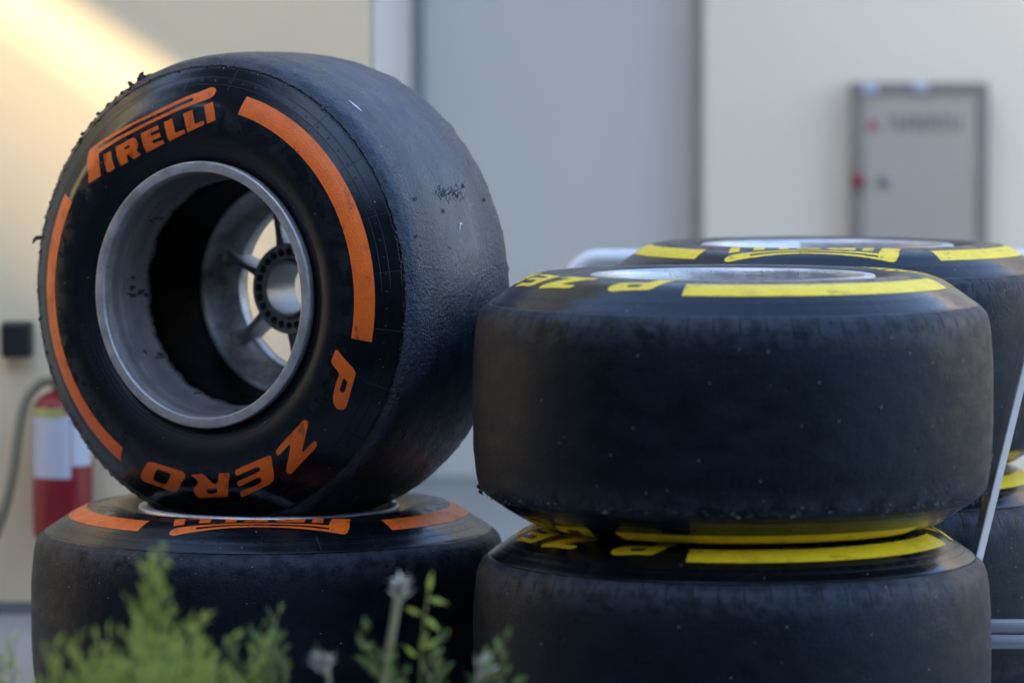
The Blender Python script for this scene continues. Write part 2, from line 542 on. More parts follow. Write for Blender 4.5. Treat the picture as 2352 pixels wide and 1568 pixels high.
_q = np.argsort(-_z[_r > .30]); _zs, _rs = _z[_r > .30][_q], _r[_r > .30][_q]
SEG = 240
full = [(p.y, p.x) for p in HALF] + [(p.y, -p.x) for p in reversed(HALF[:-1])]
inner = [(.1765, -.143), (.166, -.143), (.166, .143)]
tyre_mb = MB().lathe(full + inner, SEG, close=True)

def press(v, k):
    """flattens the lower half of a tyre that carries its own weight on a lower one"""
    return [(x, y, z * k if z < 0 else z) for x, y, z in v]

def tyre_mesh(name, mat, seed, rough, k_low=1.0):
    """one tyre; the tread edge is nibbled and slightly uneven as on a used tyre"""
    rnd = random.Random(seed)
    v = np.array(tyre_mb.v)
    r = np.hypot(v[:, 0], v[:, 1])
    k = np.clip((r - .311) / .006, 0, 1)
    for i in np.nonzero(k > 0)[0]:
        p = v[i]
        q = Vector((p[0] * 60, p[1] * 60, p[2] * 60 + seed * 7.1))
        edge = math.exp(-((abs(p[2]) - .116) / .010) ** 2)
        d = mnoise.noise(q) * (0.0005 + 0.0016 * rough * edge) + mnoise.noise(q * 3.1) * 0.0012 * rough * edge
        f = 1 + d / r[i]
        v[i, 0] *= f; v[i, 1] *= f
        v[i, 2] += math.copysign(d * 0.6 * edge, p[2])
    return new_mesh(name, press(v, k_low), tyre_mb.f, mat)

# printed lettering, outlines in tenths of a millimetre on the sidewall plane (u right, v up)
GLYPH = [
    ('P0',[(-1898,1494),(-1928,1620),(-1992,1764),(-2020,1889),(-2008,1952),(-1961,1986),(-1820,2056),(-1617,2149),(-1404,2242),(-1149,2344),(-854,2460),(-564,2576),(-287,2690),(-66,2762),(88,2819),(135,2817),(175,2795),(193,2762),(186,2724),(161,2691),(130,2667),(-21,2619),(-239,2548),(-529,2438),(-828,2327),(-1121,2205),(-1367,2103),(-1568,2005),(-1678,1956),(-1757,1911),(-1742,1863),(-1715,1767),(-1693,1680),(-1675,1598)],[(-1799,2012),(-1600,2101),(-1389,2194),(-1137,2311),(-840,2413),(-549,2528),(-325,2619),(-171,2678),(-148,2667),(-143,2643),(-163,2629),(-310,2576),(-535,2485),(-830,2370),(-1122,2253),(-1375,2151),(-1585,2058),(-1786,1971)]),
    ('I0',[(-1656,1893),(-1513,1948),(-1482,1827),(-1430,1707),(-1556,1650),(-1580,1686),(-1626,1797)],[]),
    ('R0',[(-1433,1997),(-1362,2026),(-1263,2070),(-1165,2119),(-1116,2131),(-1065,2110),(-1028,2052),(-1031,1995),(-1056,1956),(-978,1899),(-1111,1835),(-1151,1864),(-1202,1907),(-1222,1892),(-1203,1796),(-1330,1744),(-1352,1785),(-1396,1876)],[(-1271,1988),(-1200,2027),(-1173,2023),(-1172,1999),(-1188,1989),(-1260,1961)]),
    ('E0',[(-985,2187),(-691,2301),(-668,2251),(-818,2193),(-799,2154),(-653,2203),(-632,2146),(-781,2092),(-770,2049),(-600,2105),(-579,2055),(-888,1928),(-925,2000),(-955,2091)],[]),
    ('L0',[(-590,2347),(-453,2395),(-413,2295),(-383,2200),(-231,2248),(-215,2196),(-489,2084),(-512,2113),(-550,2228)],[]),
    ('L1',[(-261,2464),(-117,2515),(-83,2410),(-55,2320),(86,2368),(110,2318),(-174,2206),(-190,2239),(-235,2372)],[]),
    ('I1',[(64,2574),(197,2624),(257,2497),(292,2378),(155,2329),(133,2383),(98,2496)],[]),
    ('P',[(2270,-659),(2295,-670),(2494,-907),(2511,-952),(2508,-989),(2450,-1148),(2369,-1360),(2331,-1437),(2292,-1468),(2249,-1468),(2208,-1439),(2184,-1364),(2186,-1303),(2206,-1227),(2252,-1091),(2297,-1000),(2289,-956),(2205,-855),(2191,-810),(2216,-757),(2252,-671)],[(2356,-1029),(2400,-1088),(2355,-1210),(2328,-1230),(2299,-1226),(2288,-1196),(2310,-1135)]),
    ('Z',[(1728,-1628),(1765,-1615),(1799,-1640),(1787,-1709),(1734,-1862),(1650,-2056),(1673,-2056),(1831,-1913),(1864,-1900),(1881,-1927),(1865,-1973),(1825,-2021),(1426,-2366),(1384,-2371),(1366,-2345),(1383,-2290),(1444,-2148),(1501,-1985),(1485,-1960),(1325,-2106),(1290,-2116),(1266,-2094),(1279,-2048),(1360,-1961),(1544,-1794)],[]),
    ('E',[(1135,-2131),(1173,-2126),(1191,-2158),(1189,-2281),(1181,-2391),(1150,-2470),(1079,-2527),(871,-2615),(603,-2730),(577,-2729),(572,-2692),(602,-2651),(852,-2558),(958,-2509),(980,-2469),(959,-2439),(899,-2452),(614,-2580),(586,-2573),(580,-2534),(609,-2506),(898,-2386),(975,-2352),(999,-2320),(973,-2291),(908,-2306),(608,-2431),(580,-2417),(577,-2379),(603,-2347),(876,-2234)],[]),
    ('R',[(321,-2408),(471,-2392),(484,-2422),(399,-2677),(357,-2740),(-121,-2786),(-180,-2758),(-191,-2694),(-165,-2637),(-98,-2601),(-61,-2560),(-74,-2521),(-165,-2464),(-146,-2452),(28,-2434),(74,-2459),(182,-2554),(233,-2563),(283,-2525),(306,-2424)],[(236,-2626),(210,-2695),(66,-2711),(41,-2689),(51,-2657),(78,-2642)]),
    ('O',[(-884,-2313),(-824,-2314),(-306,-2418),(-269,-2447),(-273,-2496),(-462,-2679),(-514,-2715),(-576,-2719),(-1120,-2613),(-1152,-2566),(-1122,-2516),(-925,-2335)],[(-743,-2410),(-559,-2444),(-523,-2476),(-545,-2509),(-626,-2594),(-679,-2626),(-857,-2589),(-884,-2555),(-849,-2505),(-783,-2437)]),
]

def inside(p, poly):
    x, y = p
    c = False
    j = len(poly) - 1
    for i in range(len(poly)):
        xi, yi = poly[i]; xj, yj = poly[j]
        if (yi > y) != (yj > y) and x < (xj - xi) * (y - yi) / (yj - yi) + xi:
            c = not c
        j = i
    return c

def flat_fill(loops, step):
    """triangulates outline minus holes with interior points, so that it can follow a curved surface"""
    pts, edges = [], []
    for lp in loops:
        n0 = len(pts)
        dense = []
        for i, a in enumerate(lp):
            b = lp[(i + 1) % len(lp)]
            m = max(1, int(math.hypot(b[0] - a[0], b[1] - a[1]) / step))
            dense += [(a[0] + (b[0] - a[0]) * k / m, a[1] + (b[1] - a[1]) * k / m) for k in range(m)]
        pts += dense
        edges += [(n0 + i, n0 + (i + 1) % len(dense)) for i in range(len(dense))]
    xs = [p[0] for p in loops[0]]; ys = [p[1] for p in loops[0]]
    y = min(ys)
    while y < max(ys):
        x = min(xs)
        while x < max(xs):
            if inside((x, y), loops[0]) and not any(inside((x, y), h) for h in loops[1:]):
                pts.append((x, y))
            x += step
        y += step
    vo, eo, fo, *_ = delaunay_2d_cdt([Vector(p) for p in pts], edges, [], 0, 1e-6)
    vv = [(p.x, p.y) for p in vo]
    ff = []
    for f in fo:
        cx = sum(vv[i][0] for i in f) / len(f); cy = sum(vv[i][1] for i in f) / len(f)
        if inside((cx, cy), loops[0]) and not any(inside((cx, cy), h) for h in loops[1:]):
            ff.append(tuple(f))
    return vv, ff

LIFT = 0.0005
BC, BS = math.cos(R(-151.8)), math.sin(R(-151.8))      # the inner face is printed at another angle
def on_side(vv, ff, bottom):
    out = []
    for x, y in vv:
        r = math.hypot(x, y)
        z = side_z(r) + LIFT
        out.append((x * BC + y * BS, x * BS - y * BC, -z) if bottom else (x, y, z))
    return out, ff

def lettering(names, bottom):
    out = []
    for nm, o, h in GLYPH:
        if nm in names:
            loops = [[(a / 1e4, b / 1e4) for a, b in o]]
            if h: loops.append([(a / 1e4, b / 1e4) for a, b in h])
            out.append(MB().add(*on_side(*flat_fill(loops, 0.0045), bottom)))
    return out
def band(ph0, ph1, bottom):
    n, m = 90, 6
    vv = []
    for i in range(n + 1):
        a = R(90 - (ph0 + (ph1 - ph0) * i / n))
        for j in range(m + 1):
            r = .2535 + .0250 * j / m
            vv.append((r * math.cos(a), r * math.sin(a)))
    ff = [(i * (m + 1) + j, i * (m + 1) + j + 1, (i + 1) * (m + 1) + j + 1, (i + 1) * (m + 1) + j) for i in range(n) for j in range(m)]
    return MB().add(*on_side(vv, ff, bottom))
MARKS = []
for bottom in (False, True):
    MARKS += [('brand_letter', bottom, m) for m in lettering(('P0', 'I0', 'R0', 'E0', 'L0', 'L1', 'I1'), bottom)]
    MARKS += [('model_letter', bottom, m) for m in lettering(('P', 'Z', 'E', 'R', 'O'), bottom)]
    MARKS += [('colour_band', bottom, band(14.6, 101.4, bottom)), ('colour_band', bottom, band(212.3, 299.0, bottom))]

# small moulded word near the bead, in the rubber's own colour
def moulded_word(txt, ph, r, size):
    cu = bpy.data.curves.new('word', 'FONT')
    cu.body = txt
    cu.size = size
    cu.align_x = 'CENTER'
    cu.extrude = 0
    ob = bpy.data.objects.new('word', cu)
    col.objects.link(ob)
    dg = bpy.context.evaluated_depsgraph_get()
    dg.update()
    me = ob.evaluated_get(dg).to_mesh()
    v = [(p.co.x, p.co.y) for p in me.vertices]
    f = [tuple(p.vertices) for p in me.polygons]
    ob.evaluated_get(dg).to_mesh_clear()
    bpy.data.objects.remove(ob)
    out = []
    for x, y in v:
        a = R(90 - ph) - x / r
        rr = r + y
        out.append((rr * math.cos(a), rr * math.sin(a), side_z(rr) + 0.0006))
    return out, f
WORD = moulded_word('COMPETITION', -114, .206, .0125)

# rim: one closed turned section
RIMP = [(.1655, 0.1430), (.1775, 0.1435), (.1815, 0.1500), (.1822, 0.1560), (.1818, 0.1605), (.1803, 0.1620), (.1795, 0.1622), (.1690, 0.1622), (.1680, 0.1618), (.1668, 0.1580),
        (.1660, 0.1520), (.1655, 0.1432), (.1650, 0.1300), (.1625, 0.1265), (.1615, 0.1200), (.1615, 0.1060), (.1585, 0.1000), (.1570, 0.0900), (.1560, 0.0780),
        (.1530, 0.0700), (.1520, 0.0600), (.1520, -0.0260), (.1505, -0.0400), (.1460, -0.0560), (.1380, -0.0720), (.1290, -0.0840), (.1230, -0.0880), (.1215, -0.0895),
        (.1205, -0.0920), (.1205, -0.1120), (.1230, -0.1150), (.1400, -0.1150), (.1480, -0.1180), (.1530, -0.1300), (.1560, -0.1490), (.1660, -0.1560), (.1745, -0.1620), (.1800, -0.1620),
        (.1822, -0.1560), (.1775, -0.1435), (.1655, -0.1430), (.1600, -0.1300), (.1580, -0.0500), (.1580, 0.0600), (.1620, 0.0900), (.1655, 0.1100)]
rim_mb = MB().lathe(RIMP, 160, close=True)

def spoke_mb():
    """a cast rib from hub to dish, flared at its foot"""
    secs = [(.058, -.050, .0085), (.066, -.052, .0070), (.078, -.056, .0050), (.092, -.0605, .0044), (.106, -.0645, .0050),
            (.118, -.0675, .0066), (.128, -.0690, .0100), (.137, -.0690, .0150), (.1445, -.0640, .0220)]
    v, f = [], []
    for i, (r, zt, hw) in enumerate(secs):
        zb = -.113 if r < .116 else -.113 + (r - .116) * 1.0
        shape = [(-hw * 1.15, zb), (-hw * 1.1, (zt + zb) * .55), (-hw, zt - .008), (-hw * .62, zt - .002), (0, zt), (hw * .62, zt - .002), (hw, zt - .008), (hw * 1.1, (zt + zb) * .55), (hw * 1.15, zb)]
        v += [(r, y, z) for y, z in shape]
    n = 9
    for i in range(len(secs) - 1):
        for k in range(n):
            l = (k + 1) % n
            f.append((i * n + k, i * n + l, (i + 1) * n + l, (i + 1) * n + k))
    f.append(tuple(range(n))[::-1]); f.append(tuple((len(secs) - 1) * n + k for k in range(n)))
    return MB().add(v, f)
SPOKE = spoke_mb()

def hub_mb():
    def circ(c, r, n): return [(c[0] + r * math.cos(2 * math.pi * k / n), c[1] + r * math.sin(2 * math.pi * k / n)) for k in range(n)]
    holes = [circ((.0520 * math.cos(2 * math.pi * k / 24), .0520 * math.sin(2 * math.pi * k / 24)), 0.0057, 12) for k in range(24)]
    vv, ff = flat_fill([circ((0, 0), .0625, 72), circ((0, 0), .0425, 60)] + holes, 1.0)
    z0 = -.0450
    mb = MB().add([(x, y, z0) for x, y in vv], ff)
    for h in holes:
        n = len(h)
        mb.add([(x, y, z0) for x, y in h] + [(x, y, z0 - .016) for x, y in h],
               [(k, (k + 1) % n, n + (k + 1) % n, n + k) for k in range(n)] + [tuple(n + k for k in range(n))])
    mb.lathe([(.0625, z0), (.0640, z0 - .002), (.0640, z0 - .030), (.0600, -.113), (.0390, -.113), (.0360, -.110), (.0355, z0 + .004), (.0365, z0 + .0065), (.0400, z0 + .0065), (.0425, z0)], 72)
    return mb
HUB = hub_mb()

def crumbs(seed, zc, n, size, ph=(0, 360), rr=None):
    """torn rubber beads clinging to a tread edge"""
    rnd = random.Random(seed)
    mb = MB()
    for _ in range(n):
        a = R(90 - rnd.uniform(*ph))
        if rr:                                          # on the moulded edge between sidewall and tread
            r = rnd.uniform(*rr)
            zz = side_z(r)
        else:                                           # on the tread shoulder
            zz = abs(zc) + rnd.gauss(0, .0035)
            r = float(np.interp(-zz, -_zs, _rs))
        s = size * rnd.uniform(.5, 1.0) * (1.9 if rnd.random() < .12 else 1)
        e = Vector((math.cos(a), math.sin(a), 0))
        c = e * (r + s * .15) + Vector((0, 0, math.copysign(zz, zc)))
        tv = Vector((-math.sin(a), math.cos(a), 0))
        pts = []
        for dx, dy, dz in ((1, 0, 0), (-1, 0, 0), (0, 1, 0), (0, -1, 0), (0, 0, 1), (0, 0, -1)):
            k = s * rnd.uniform(.35, 1.0)
            pts.append(c + tv * dx * k * 1.5 + e * dy * k * .8 + Vector((0, 0, dz * k)))
        mb.add(pts, [(0, 2, 4), (2, 1, 4), (1, 3, 4), (3, 0, 4), (2, 0, 5), (1, 2, 5), (3, 1, 5), (0, 3, 5)])
    return mb

def shred(seed, ph, z, length, width, curl, r0=.327):
    """one flap of torn rubber standing off the tread"""
    rnd = random.Random(seed)
    a = R(90 - ph)
    e = Vector((math.cos(a), math.sin(a), 0)); tv = Vector((-math.sin(a), math.cos(a), 0))
    n = 7
    v, f = [], []
    for i in range(n + 1):
        t = i / n
        c = e * (r0 - .003 + length * t * (1 - .25 * t)) + tv * (curl * length * t * t) + Vector((0, 0, z + .2 * length * t * rnd.uniform(-.5, .5)))
        w = width * (1.0 - .45 * t if i < n else .35) * rnd.uniform(.6, 1.25)
        th = .0016 * rnd.uniform(.7, 1.3)
        for s, d in ((-1, -1), (1, -1), (1, 1), (-1, 1)):
            v.append(c + Vector((0, 0, s * w * .5)) + tv * d * (th + w * .25))
    for i in range(n):
        for k in range(4):
            l = (k + 1) % 4
            f.append((i * 4 + k, i * 4 + l, i * 4 + 4 + l, i * 4 + 4 + k))
    f.append((3, 2, 1, 0)); f.append(tuple(n * 4 + k for k in range(4)))
    return MB().add(v, f)

cache = {}
def mark_mesh(i, colour, k):
    if (i, colour, k) not in cache:
        nm, b, mb = MARKS[i]
        cache[(i, colour, k)] = new_mesh(nm, press(mb.v, k), mb.f, M[colour], False)
    return cache[(i, colour, k)]

def wheel(label, colour, tyre_mat, rim_mat, matrix, seed, rough, bottom=False, word=False, group=None, k_low=1.0):
    w = empty('racing_wheel')
    w.matrix_world = matrix
    tag(w, label, 'wheel', group)
    ty = link('tyre', tyre_mesh('tyre', M[tyre_mat], seed, rough, k_low), w)
    for i, (nm, b, mb) in enumerate(MARKS):
        if not b or bottom:
            link(nm, mark_mesh(i, colour, k_low), ty)
    if word:
        mw = MB().add(*WORD).build('moulded_lettering', M['moulded'], ty)
    key = ('rim', rim_mat, k_low)
    if key not in cache:
        cache[key] = new_mesh('rim', press(rim_mb.v, k_low), rim_mb.f, M[rim_mat])
        cache['spoke'] = new_mesh('spoke', SPOKE.v, SPOKE.f, M['spoke'])
        h = new_mesh('hub', HUB.v, HUB.f, M['hub'], False)
        cache['hub'] = h
    rm = link('rim', cache[key], w)
    link('hub', cache['hub'], rm)
    for k in range(7):
        s = link('spoke', cache['spoke'], rm)
        s.rotation_euler = (0, 0, R(180 - 17 + k * 360 / 7))
    return w, ty

def lying(x, y, z, spin, squash=1.0):
    return Matrix.Translation((x, y, z)) @ Matrix.Rotation(R(spin), 4, 'Z') @ Matrix.Diagonal((1, 1, squash, 1))

CREST = .1645
SQ = .93
# upright wheel on the low orange one
th = R(32.3)
hh = Vector((math.cos(th), -math.sin(th), 0)); nn = Vector((-math.sin(th), -math.cos(th), 0)); uu = Vector((0, 0, 1))
mat = Matrix((hh, uu, nn)).transposed().to_4x4()
wu, tu = wheel('grainy orange-marked slick racing tyre standing upright on a lying tyre', 'orange', 'tyre_grained', 'rim_dark',
               Matrix.Translation((-.3375, 5.3515, .6025)) @ mat, 3, 1.0, word=True)
for k, (zc, n, size, ph) in enumerate(((.116, 620, .0019, (0, 360)), (.111, 300, .0030, (195, 338)))):
    c = crumbs(40 + k, zc, n, size, ph, (.3090, .3125) if k == 0 else None).build('rubber_crumbs', M['crumb'], tu)
    tag(c, kind='stuff')
for sd_, ph, z, ln, wd, cl in ((1, -25.5, .108, .012, .012, -.4), (2, -28.5, .112, .010, .005, .3), (3, -77.5, .112, .020, .006, .5), (4, -24, .10, .006, .012, .2), (9, -41, .112, .004, .006, .2), (10, -48, .112, .004, .005, .2)):
    shred(sd_, ph, z, ln, wd, cl).build('rubber_shred', M['crumb'], tu)
def tread_r(z):
    return float(np.interp(-abs(z), -_zs, _rs))
def on_tread(ph, z, lift=.0004):
    a = R(90 - ph)
    r = tread_r(z) + lift
    return Vector((r * math.cos(a), r * math.sin(a), z))
# white scratches in the rubber
for path, wd in ((((36.5, .087), (38.5, .0855), (40.5, .084)), .0016), (((75.0, .007), (73.6, .003), (72.6, .000), (72.9, -.004)), .0011)):
    pts = []
    for k, (ph, z) in enumerate(path):
        w_ = wd * (.35 if k in (0, len(path) - 1) else 1)
        pts += [on_tread(ph - .12, z - w_), on_tread(ph + .12, z + w_)]
    MB().add(pts, [(2 * k, 2 * k + 1, 2 * k + 3, 2 * k + 2) for k in range(len(path) - 1)]).build('white_scratch', M['chalk'], tu)
# wear gauge holes
for ph, z in ((66, .084), (69.5, .032), (63.5, -.038), (67, -.080), (75, .104), (92, .05), (97, -.03)):
    c = on_tread(ph, z)
    e = Vector((c.x, c.y, 0)).normalized(); tv = Vector((-e.y, e.x, 0))
    ring_ = [c + tv * .0021 * math.cos(k * math.pi / 5) + Vector((0, 0, .0021 * math.sin(k * math.pi / 5))) for k in range(10)]
    rim_ = [p * 1 + e * .0006 + (p - c) * .35 for p in ring_]
    deep = c - e * .0016
    MB().add(ring_ + rim_ + [deep], [(k, (k + 1) % 10, 10 + (k + 1) % 10, 10 + k) for k in range(10)] + [((k + 1) % 10, k, 20) for k in range(10)]).build('wear_hole', M['moulded'], tu, True)
# rough dark patch of picked-up rubber
rnd = random.Random(91)
pk = MB()
for _ in range(150):
    c = on_tread(rnd.gauss(65.2, .9), rnd.uniform(-.030, .036), 0)
    e = Vector((c.x, c.y, 0)).normalized(); tv = Vector((-e.y, e.x, 0))
    s_ = rnd.uniform(.0008, .0022)
    o_ = [c + d_ * s_ * rnd.uniform(.5, 1) for d_ in (tv, -tv, Vector((0, 0, 1.3)), Vector((0, 0, -1.3)), e * .8, -e)]
    pk.add(o_, [(0, 2, 4), (2, 1, 4), (1, 3, 4), (3, 0, 4), (2, 0, 5), (1, 2, 5), (3, 1, 5), (0, 3, 5)])
tag(pk.build('rubber_pickup', M['moulded'], tu), kind='stuff')

wo, to = wheel('orange-marked slick tyre lying flat beneath the upright orange tyre', 'orange', 'tyre_worn', 'rim_light',
               lying(-.34, 5.347, CREST * SQ, 159, SQ), 5, .5)
tag(crumbs(50, .116, 260, .0014).build('rubber_crumbs', M['crumb'], to), kind='stuff')
for sd_, ph, z, ln, wd, cl in ((6, -112, .03, .010, .022, .4), (7, -112, -.03, .012, .03, -.4)):
    shred(sd_, ph, z, ln, wd, cl).build('rubber_shred', M['crumb'], to)

NX, NY = .281, 4.89
wl, tl = wheel('yellow-marked slick tyre at the bottom of the front yellow stack', 'yellow', 'tyre_smooth', 'rim_light',
               lying(NX, NY, .1625, -93.3), 7, .25, group='yellow tyres of the front stack')
wt, tt = wheel('yellow-marked slick tyre with ragged lower tread edge, top of the front stack', 'yellow', 'tyre_smooth', 'rim_light',
               lying(NX, NY, .1625 + .322, -94.5), 8, .45, bottom=True, k_low=.952, group='yellow tyres of the front stack')
tag(crumbs(60, -.1105, 420, .0026).build('rubber_crumbs', M['crumb'], tt), kind='stuff')
for k in range(5):
    shred(20 + k, [150 + 5, 165, 178, 186, 196][k] + 15, -.113, .006, .007, .3, .3235).build('rubber_shred', M['crumb'], tt)
BX, BY, BZ = .455, 5.54, .012
wheel('yellow-marked slick tyre at the bottom of the rear stack on the trolley', 'yellow', 'tyre_smooth', 'rim_light',
      lying(BX + .022, BY, BZ + .1635, -78), 9, .25, group='yellow tyres of the rear stack')
wb, tb = wheel('yellow-marked slick tyre with clear film in its rim, top of the rear stack', 'yellow', 'tyre_smooth', 'rim_light',
               lying(BX, BY, BZ + .1635 + .322, 148.5), 10, .25, bottom=True, k_low=.952, group='yellow tyres of the rear stack')

# crumpled clear film lying in the mouth of the rear top wheel
rnd = random.Random(77)
fm = []
ff = []
NXF, NYF = 16, 6
for i in range(NXF + 1):
    for j in range(NYF + 1):
        a = R(100 + 100 * i / NXF)
        rr_ = .1635 - .020 * j / NYF
        fm.append((rr_ * math.cos(a), rr_ * math.sin(a), .158 - .006 * j + .004 * mnoise.noise(Vector((i * .9, j * .9, 3)))))
for i in range(NXF):
    for j in range(NYF):
        q = i * (NYF + 1) + j
        ff.append((q, q + 1, q + NYF + 2, q + NYF + 1))
film = MB().add(fm, ff).build('plastic_film', M['film'], None)
film.matrix_world = Matrix.Translation((BX, BY, BZ + .1635 + .322))
sm = film.modifiers.new('thick', 'SOLIDIFY'); sm.thickness = .0015
tag(film, 'crumpled pale plastic film in the rim of the rear yellow tyre', 'plastic film')

# ------------------------------------------------------------------ tyre trolley under the rear stack
tr = empty('tyre_trolley', (BX, BY, 0))
tag(tr, 'polished tube trolley with tall rounded handle carrying the rear yellow tyres', 'trolley')
def tpart(name, pts, rad, mat, seg=14, smooth=True):
    pts = [Vector(p) - tr.location for p in pts]
    return MB().tube(pts, rad, seg).build(name, mat, tr, smooth)
hy = 6.14
lx, rx, hz, rb = .094, .93, .614, .045
pts = [(lx, hy, .012)] + [(lx, hy, hz - rb - .1)] + arc((lx + rb, hy, hz - rb), rb, 180, 90, (1, 0, 0), (0, 0, 1)) + \
      arc((rx - rb, hy, hz - rb), rb, 90, 0, (1, 0, 0), (0, 0, 1)) + [(rx, hy, .012)]
tpart('handle_tube', pts, .0135, M['white_tube'])
for zz, yy in ((.1490, 5.220), (.1285, 5.214)):
    tpart('cross_rail', [(.622, yy, zz), (1.25, yy, zz)], .0100, M['rail'])
# flat strut leaning outwards beside the front stack
d = Vector((.6937 - .6334, 0, .4871 - .2304)).normalized()
p0 = Vector((.6334, 5.236, .2304)) - d * .085
p1 = Vector((.6334, 5.236, .2304)) + d * .62
sv = MB()
ax = d.cross(Vector((0, 1, 0))).normalized()
ay = (Vector((0, 1, 0)) * .8 + ax * .6).normalized()
ax2 = d.cross(ay).normalized()
v = []
for p in (p0, p1):
    for s, t_ in ((-1, -1), (1, -1), (1, 1), (-1, 1)):
        v.append(p - tr.location + ax2 * s * .0075 + ay * t_ * .0075)
sv.add(v, [(3, 2, 1, 0), (4, 5, 6, 7), (0, 1, 5, 4), (1, 2, 6, 5), (2, 3, 7, 6), (3, 0, 4, 7)])
sv.build('strut', M['chrome'], tr, False, .002)
for yy in (5.34, 5.76):
    child_box('base_bar', (.10, yy - .015, .003), (1.22, yy + .015, .0118), M['steel_dark'], tr, .002)
for xx in (.12, 1.18):
    child_box('base_runner', (xx - .015, 5.19, .003), (xx + .015, yy if xx < 0 else 6.155, .0115), M['steel_dark'], tr, .002)
for xx in (.632, 1.18):
    tpart('rail_post', [(xx, 5.216, .003), (xx, 5.216, .155)], .009, M['chrome'])

# ------------------------------------------------------------------ things on the walls
# cabinet on the pale wall
cb = empty('wall_cabinet', (.906, 8.6, .45))
tag(cb, 'grey metal wall cabinet with dark frame and red knob', 'cabinet')
Yf = 8.53
child_box('cabinet_box', (.762, 8.545, .452), (1.050, 8.5985, .895), M['panel'], cb, .003)
child_box('cabinet_frame', (.7543, Yf, .44), (.781, 8.597, .901), M['panel_frame'], cb, .002)
child_box('cabinet_frame', (1.031, Yf, .44), (1.0572, 8.597, .901), M['panel_frame'], cb, .002)
child_box('cabinet_frame', (.7812, Yf, .873), (1.0308, 8.597, .901), M['panel_frame'], cb, .002)
child_box('cabinet_frame', (.7812, Yf, .44), (1.0308, 8.597, .465), M['panel_frame'], cb, .002)
child_box('cabinet_door', (.7815, 8.5345, .4655), (1.0305, 8.5445, .8725), M['panel'], cb, .001)
for xx, zz in ((.793, .886), (.905, .891)):
    child_box('hinge', (xx - .016, Yf - .008, zz - .011), (xx + .016, Yf - .0002, zz + .011), M['hinge'], cb, .002)  # two small pale blocks on the top of the frame
kb = MB().lathe([(0.0001, .022), (.011, .021), (.015, .016), (.015, .004), (.011, 0), (.0001, 0)], 20)
kn = kb.build('red_knob', M['red'], cb, True)
kn.location = Vector((.7675, Yf, .684)) - cb.location
kn.rotation_euler = (R(90), 0, 0)
lk = MB().lathe([(0.0001, .010), (.009, .010), (.012, .006), (.012, 0), (.0001, 0)], 20).build('lock', M['steel_dark'], cb, True)
lk.location = Vector((.825, 8.5345, .681)) - cb.location
lk.rotation_euler = (R(90), 0, 0)
em = MB()
for k in range(3):
    a = R(90 + 120 * k)
    c = (.8015 + .007 * math.cos(a), .804 + .008 * math.sin(a))
    m_ = 10
    vv = [(c[0] + .0085 * math.cos(2 * math.pi * i / m_) - cb.location.x, 8.5336 - k * .0003 - cb.location.y, c[1] + .0095 * math.sin(2 * math.pi * i / m_) - cb.location.z) for i in range(m_)]
    em.add(vv, [tuple(range(m_))])
em.build('red_emblem', M['red_soft'], cb)
# blurred line of dark lettering, too soft in the photograph to read: strokes of the same size and rhythm
wr = MB()
rnd = random.Random(5)
x = .838
while x < 1.0:
    wch = rnd.uniform(.011, .015)
    z0_, z1_ = .793, .8245
    def stroke(a, b, c, d_):
        wr.add([(a - cb.location.x, 8.5338 - cb.location.y, c - cb.location.z), (b - cb.location.x, 8.5338 - cb.location.y, c - cb.location.z),
                (b - cb.location.x, 8.5338 - cb.location.y, d_ - cb.location.z), (a - cb.location.x, 8.5338 - cb.location.y, d_ - cb.location.z)], [(0, 1, 2, 3)])
    stroke(x, x + .0042, z0_, z1_)
    if rnd.random() < .75: stroke(x + .0043, x + wch, z1_ - .005, z1_)
    if rnd.random() < .6: stroke(x + .0043, x + wch, z0_, z0_ + .005)
    if rnd.random() < .6: stroke(x + .0043, x + wch * .9, .806, .811)
    x += wch + .0038
wr.build('sign_lettering', M['ink'], cb)

# socket box on the beige wall
sb = empty('socket_box', (-.8295, 6.45, .4365))
tag(sb, 'small black box on the beige wall above the red extinguisher', 'socket')
child_box('housing', (-.8545, 6.405, .4365), (-.8045, 6.4495, .4950), M['black'], sb, .004)
child_box('lid', (-.851, 6.399, .441), (-.808, 6.4048, .491), M['black'], sb, .002)

# fire extinguisher on the beige wall
fx = empty('fire_extinguisher', (-.7495, 6.38, .134))
tag(fx, 'red fire extinguisher with white label hanging on the beige wall', 'fire extinguisher')
MB().lathe([(.0001, .006), (.030, .002), (.044, 0), (.049, .008), (.050, .02), (.050, .212), (.047, .226), (.038, .238), (.024, .246), (.016, .250), (.016, .256), (.0001, .256)], 48).build('cylinder', M['red'], fx, True)
MB().lathe([(.0001, .2565), (.018, .2565), (.020, .262), (.020, .272), (.013, .276), (.0001, .276)], 24).build('valve', M['steel_dark'], fx, True)
MB().box((-.012, -.055, .262), (.012, .018, .268)).box((-.011, -.050, .2765), (.011, .018, .284)).build('lever', M['red'], fx, False, .002)
def label_patch(name, a0, a1, z0, z1, mat, rr_=.0506):
    n = 16
    v = []
    for i in range(n + 1):
        a = R(a0 + (a1 - a0) * i / n)
        v += [(rr_ * math.cos(a), rr_ * math.sin(a), z0), (rr_ * math.cos(a), rr_ * math.sin(a), z1)]
    return MB().add(v, [(2 * i, 2 * i + 2, 2 * i + 3, 2 * i + 1) for i in range(n)]).build(name, mat, fx, True)
label_patch('paper_label', -178, -68, .106, .212, M['label_white'])
label_patch('paper_label', -66, -14, .126, .200, M['label_white'])
label_patch('label_stripe', -178, -80, .207, .2225, M['label_yellow'], .0509)
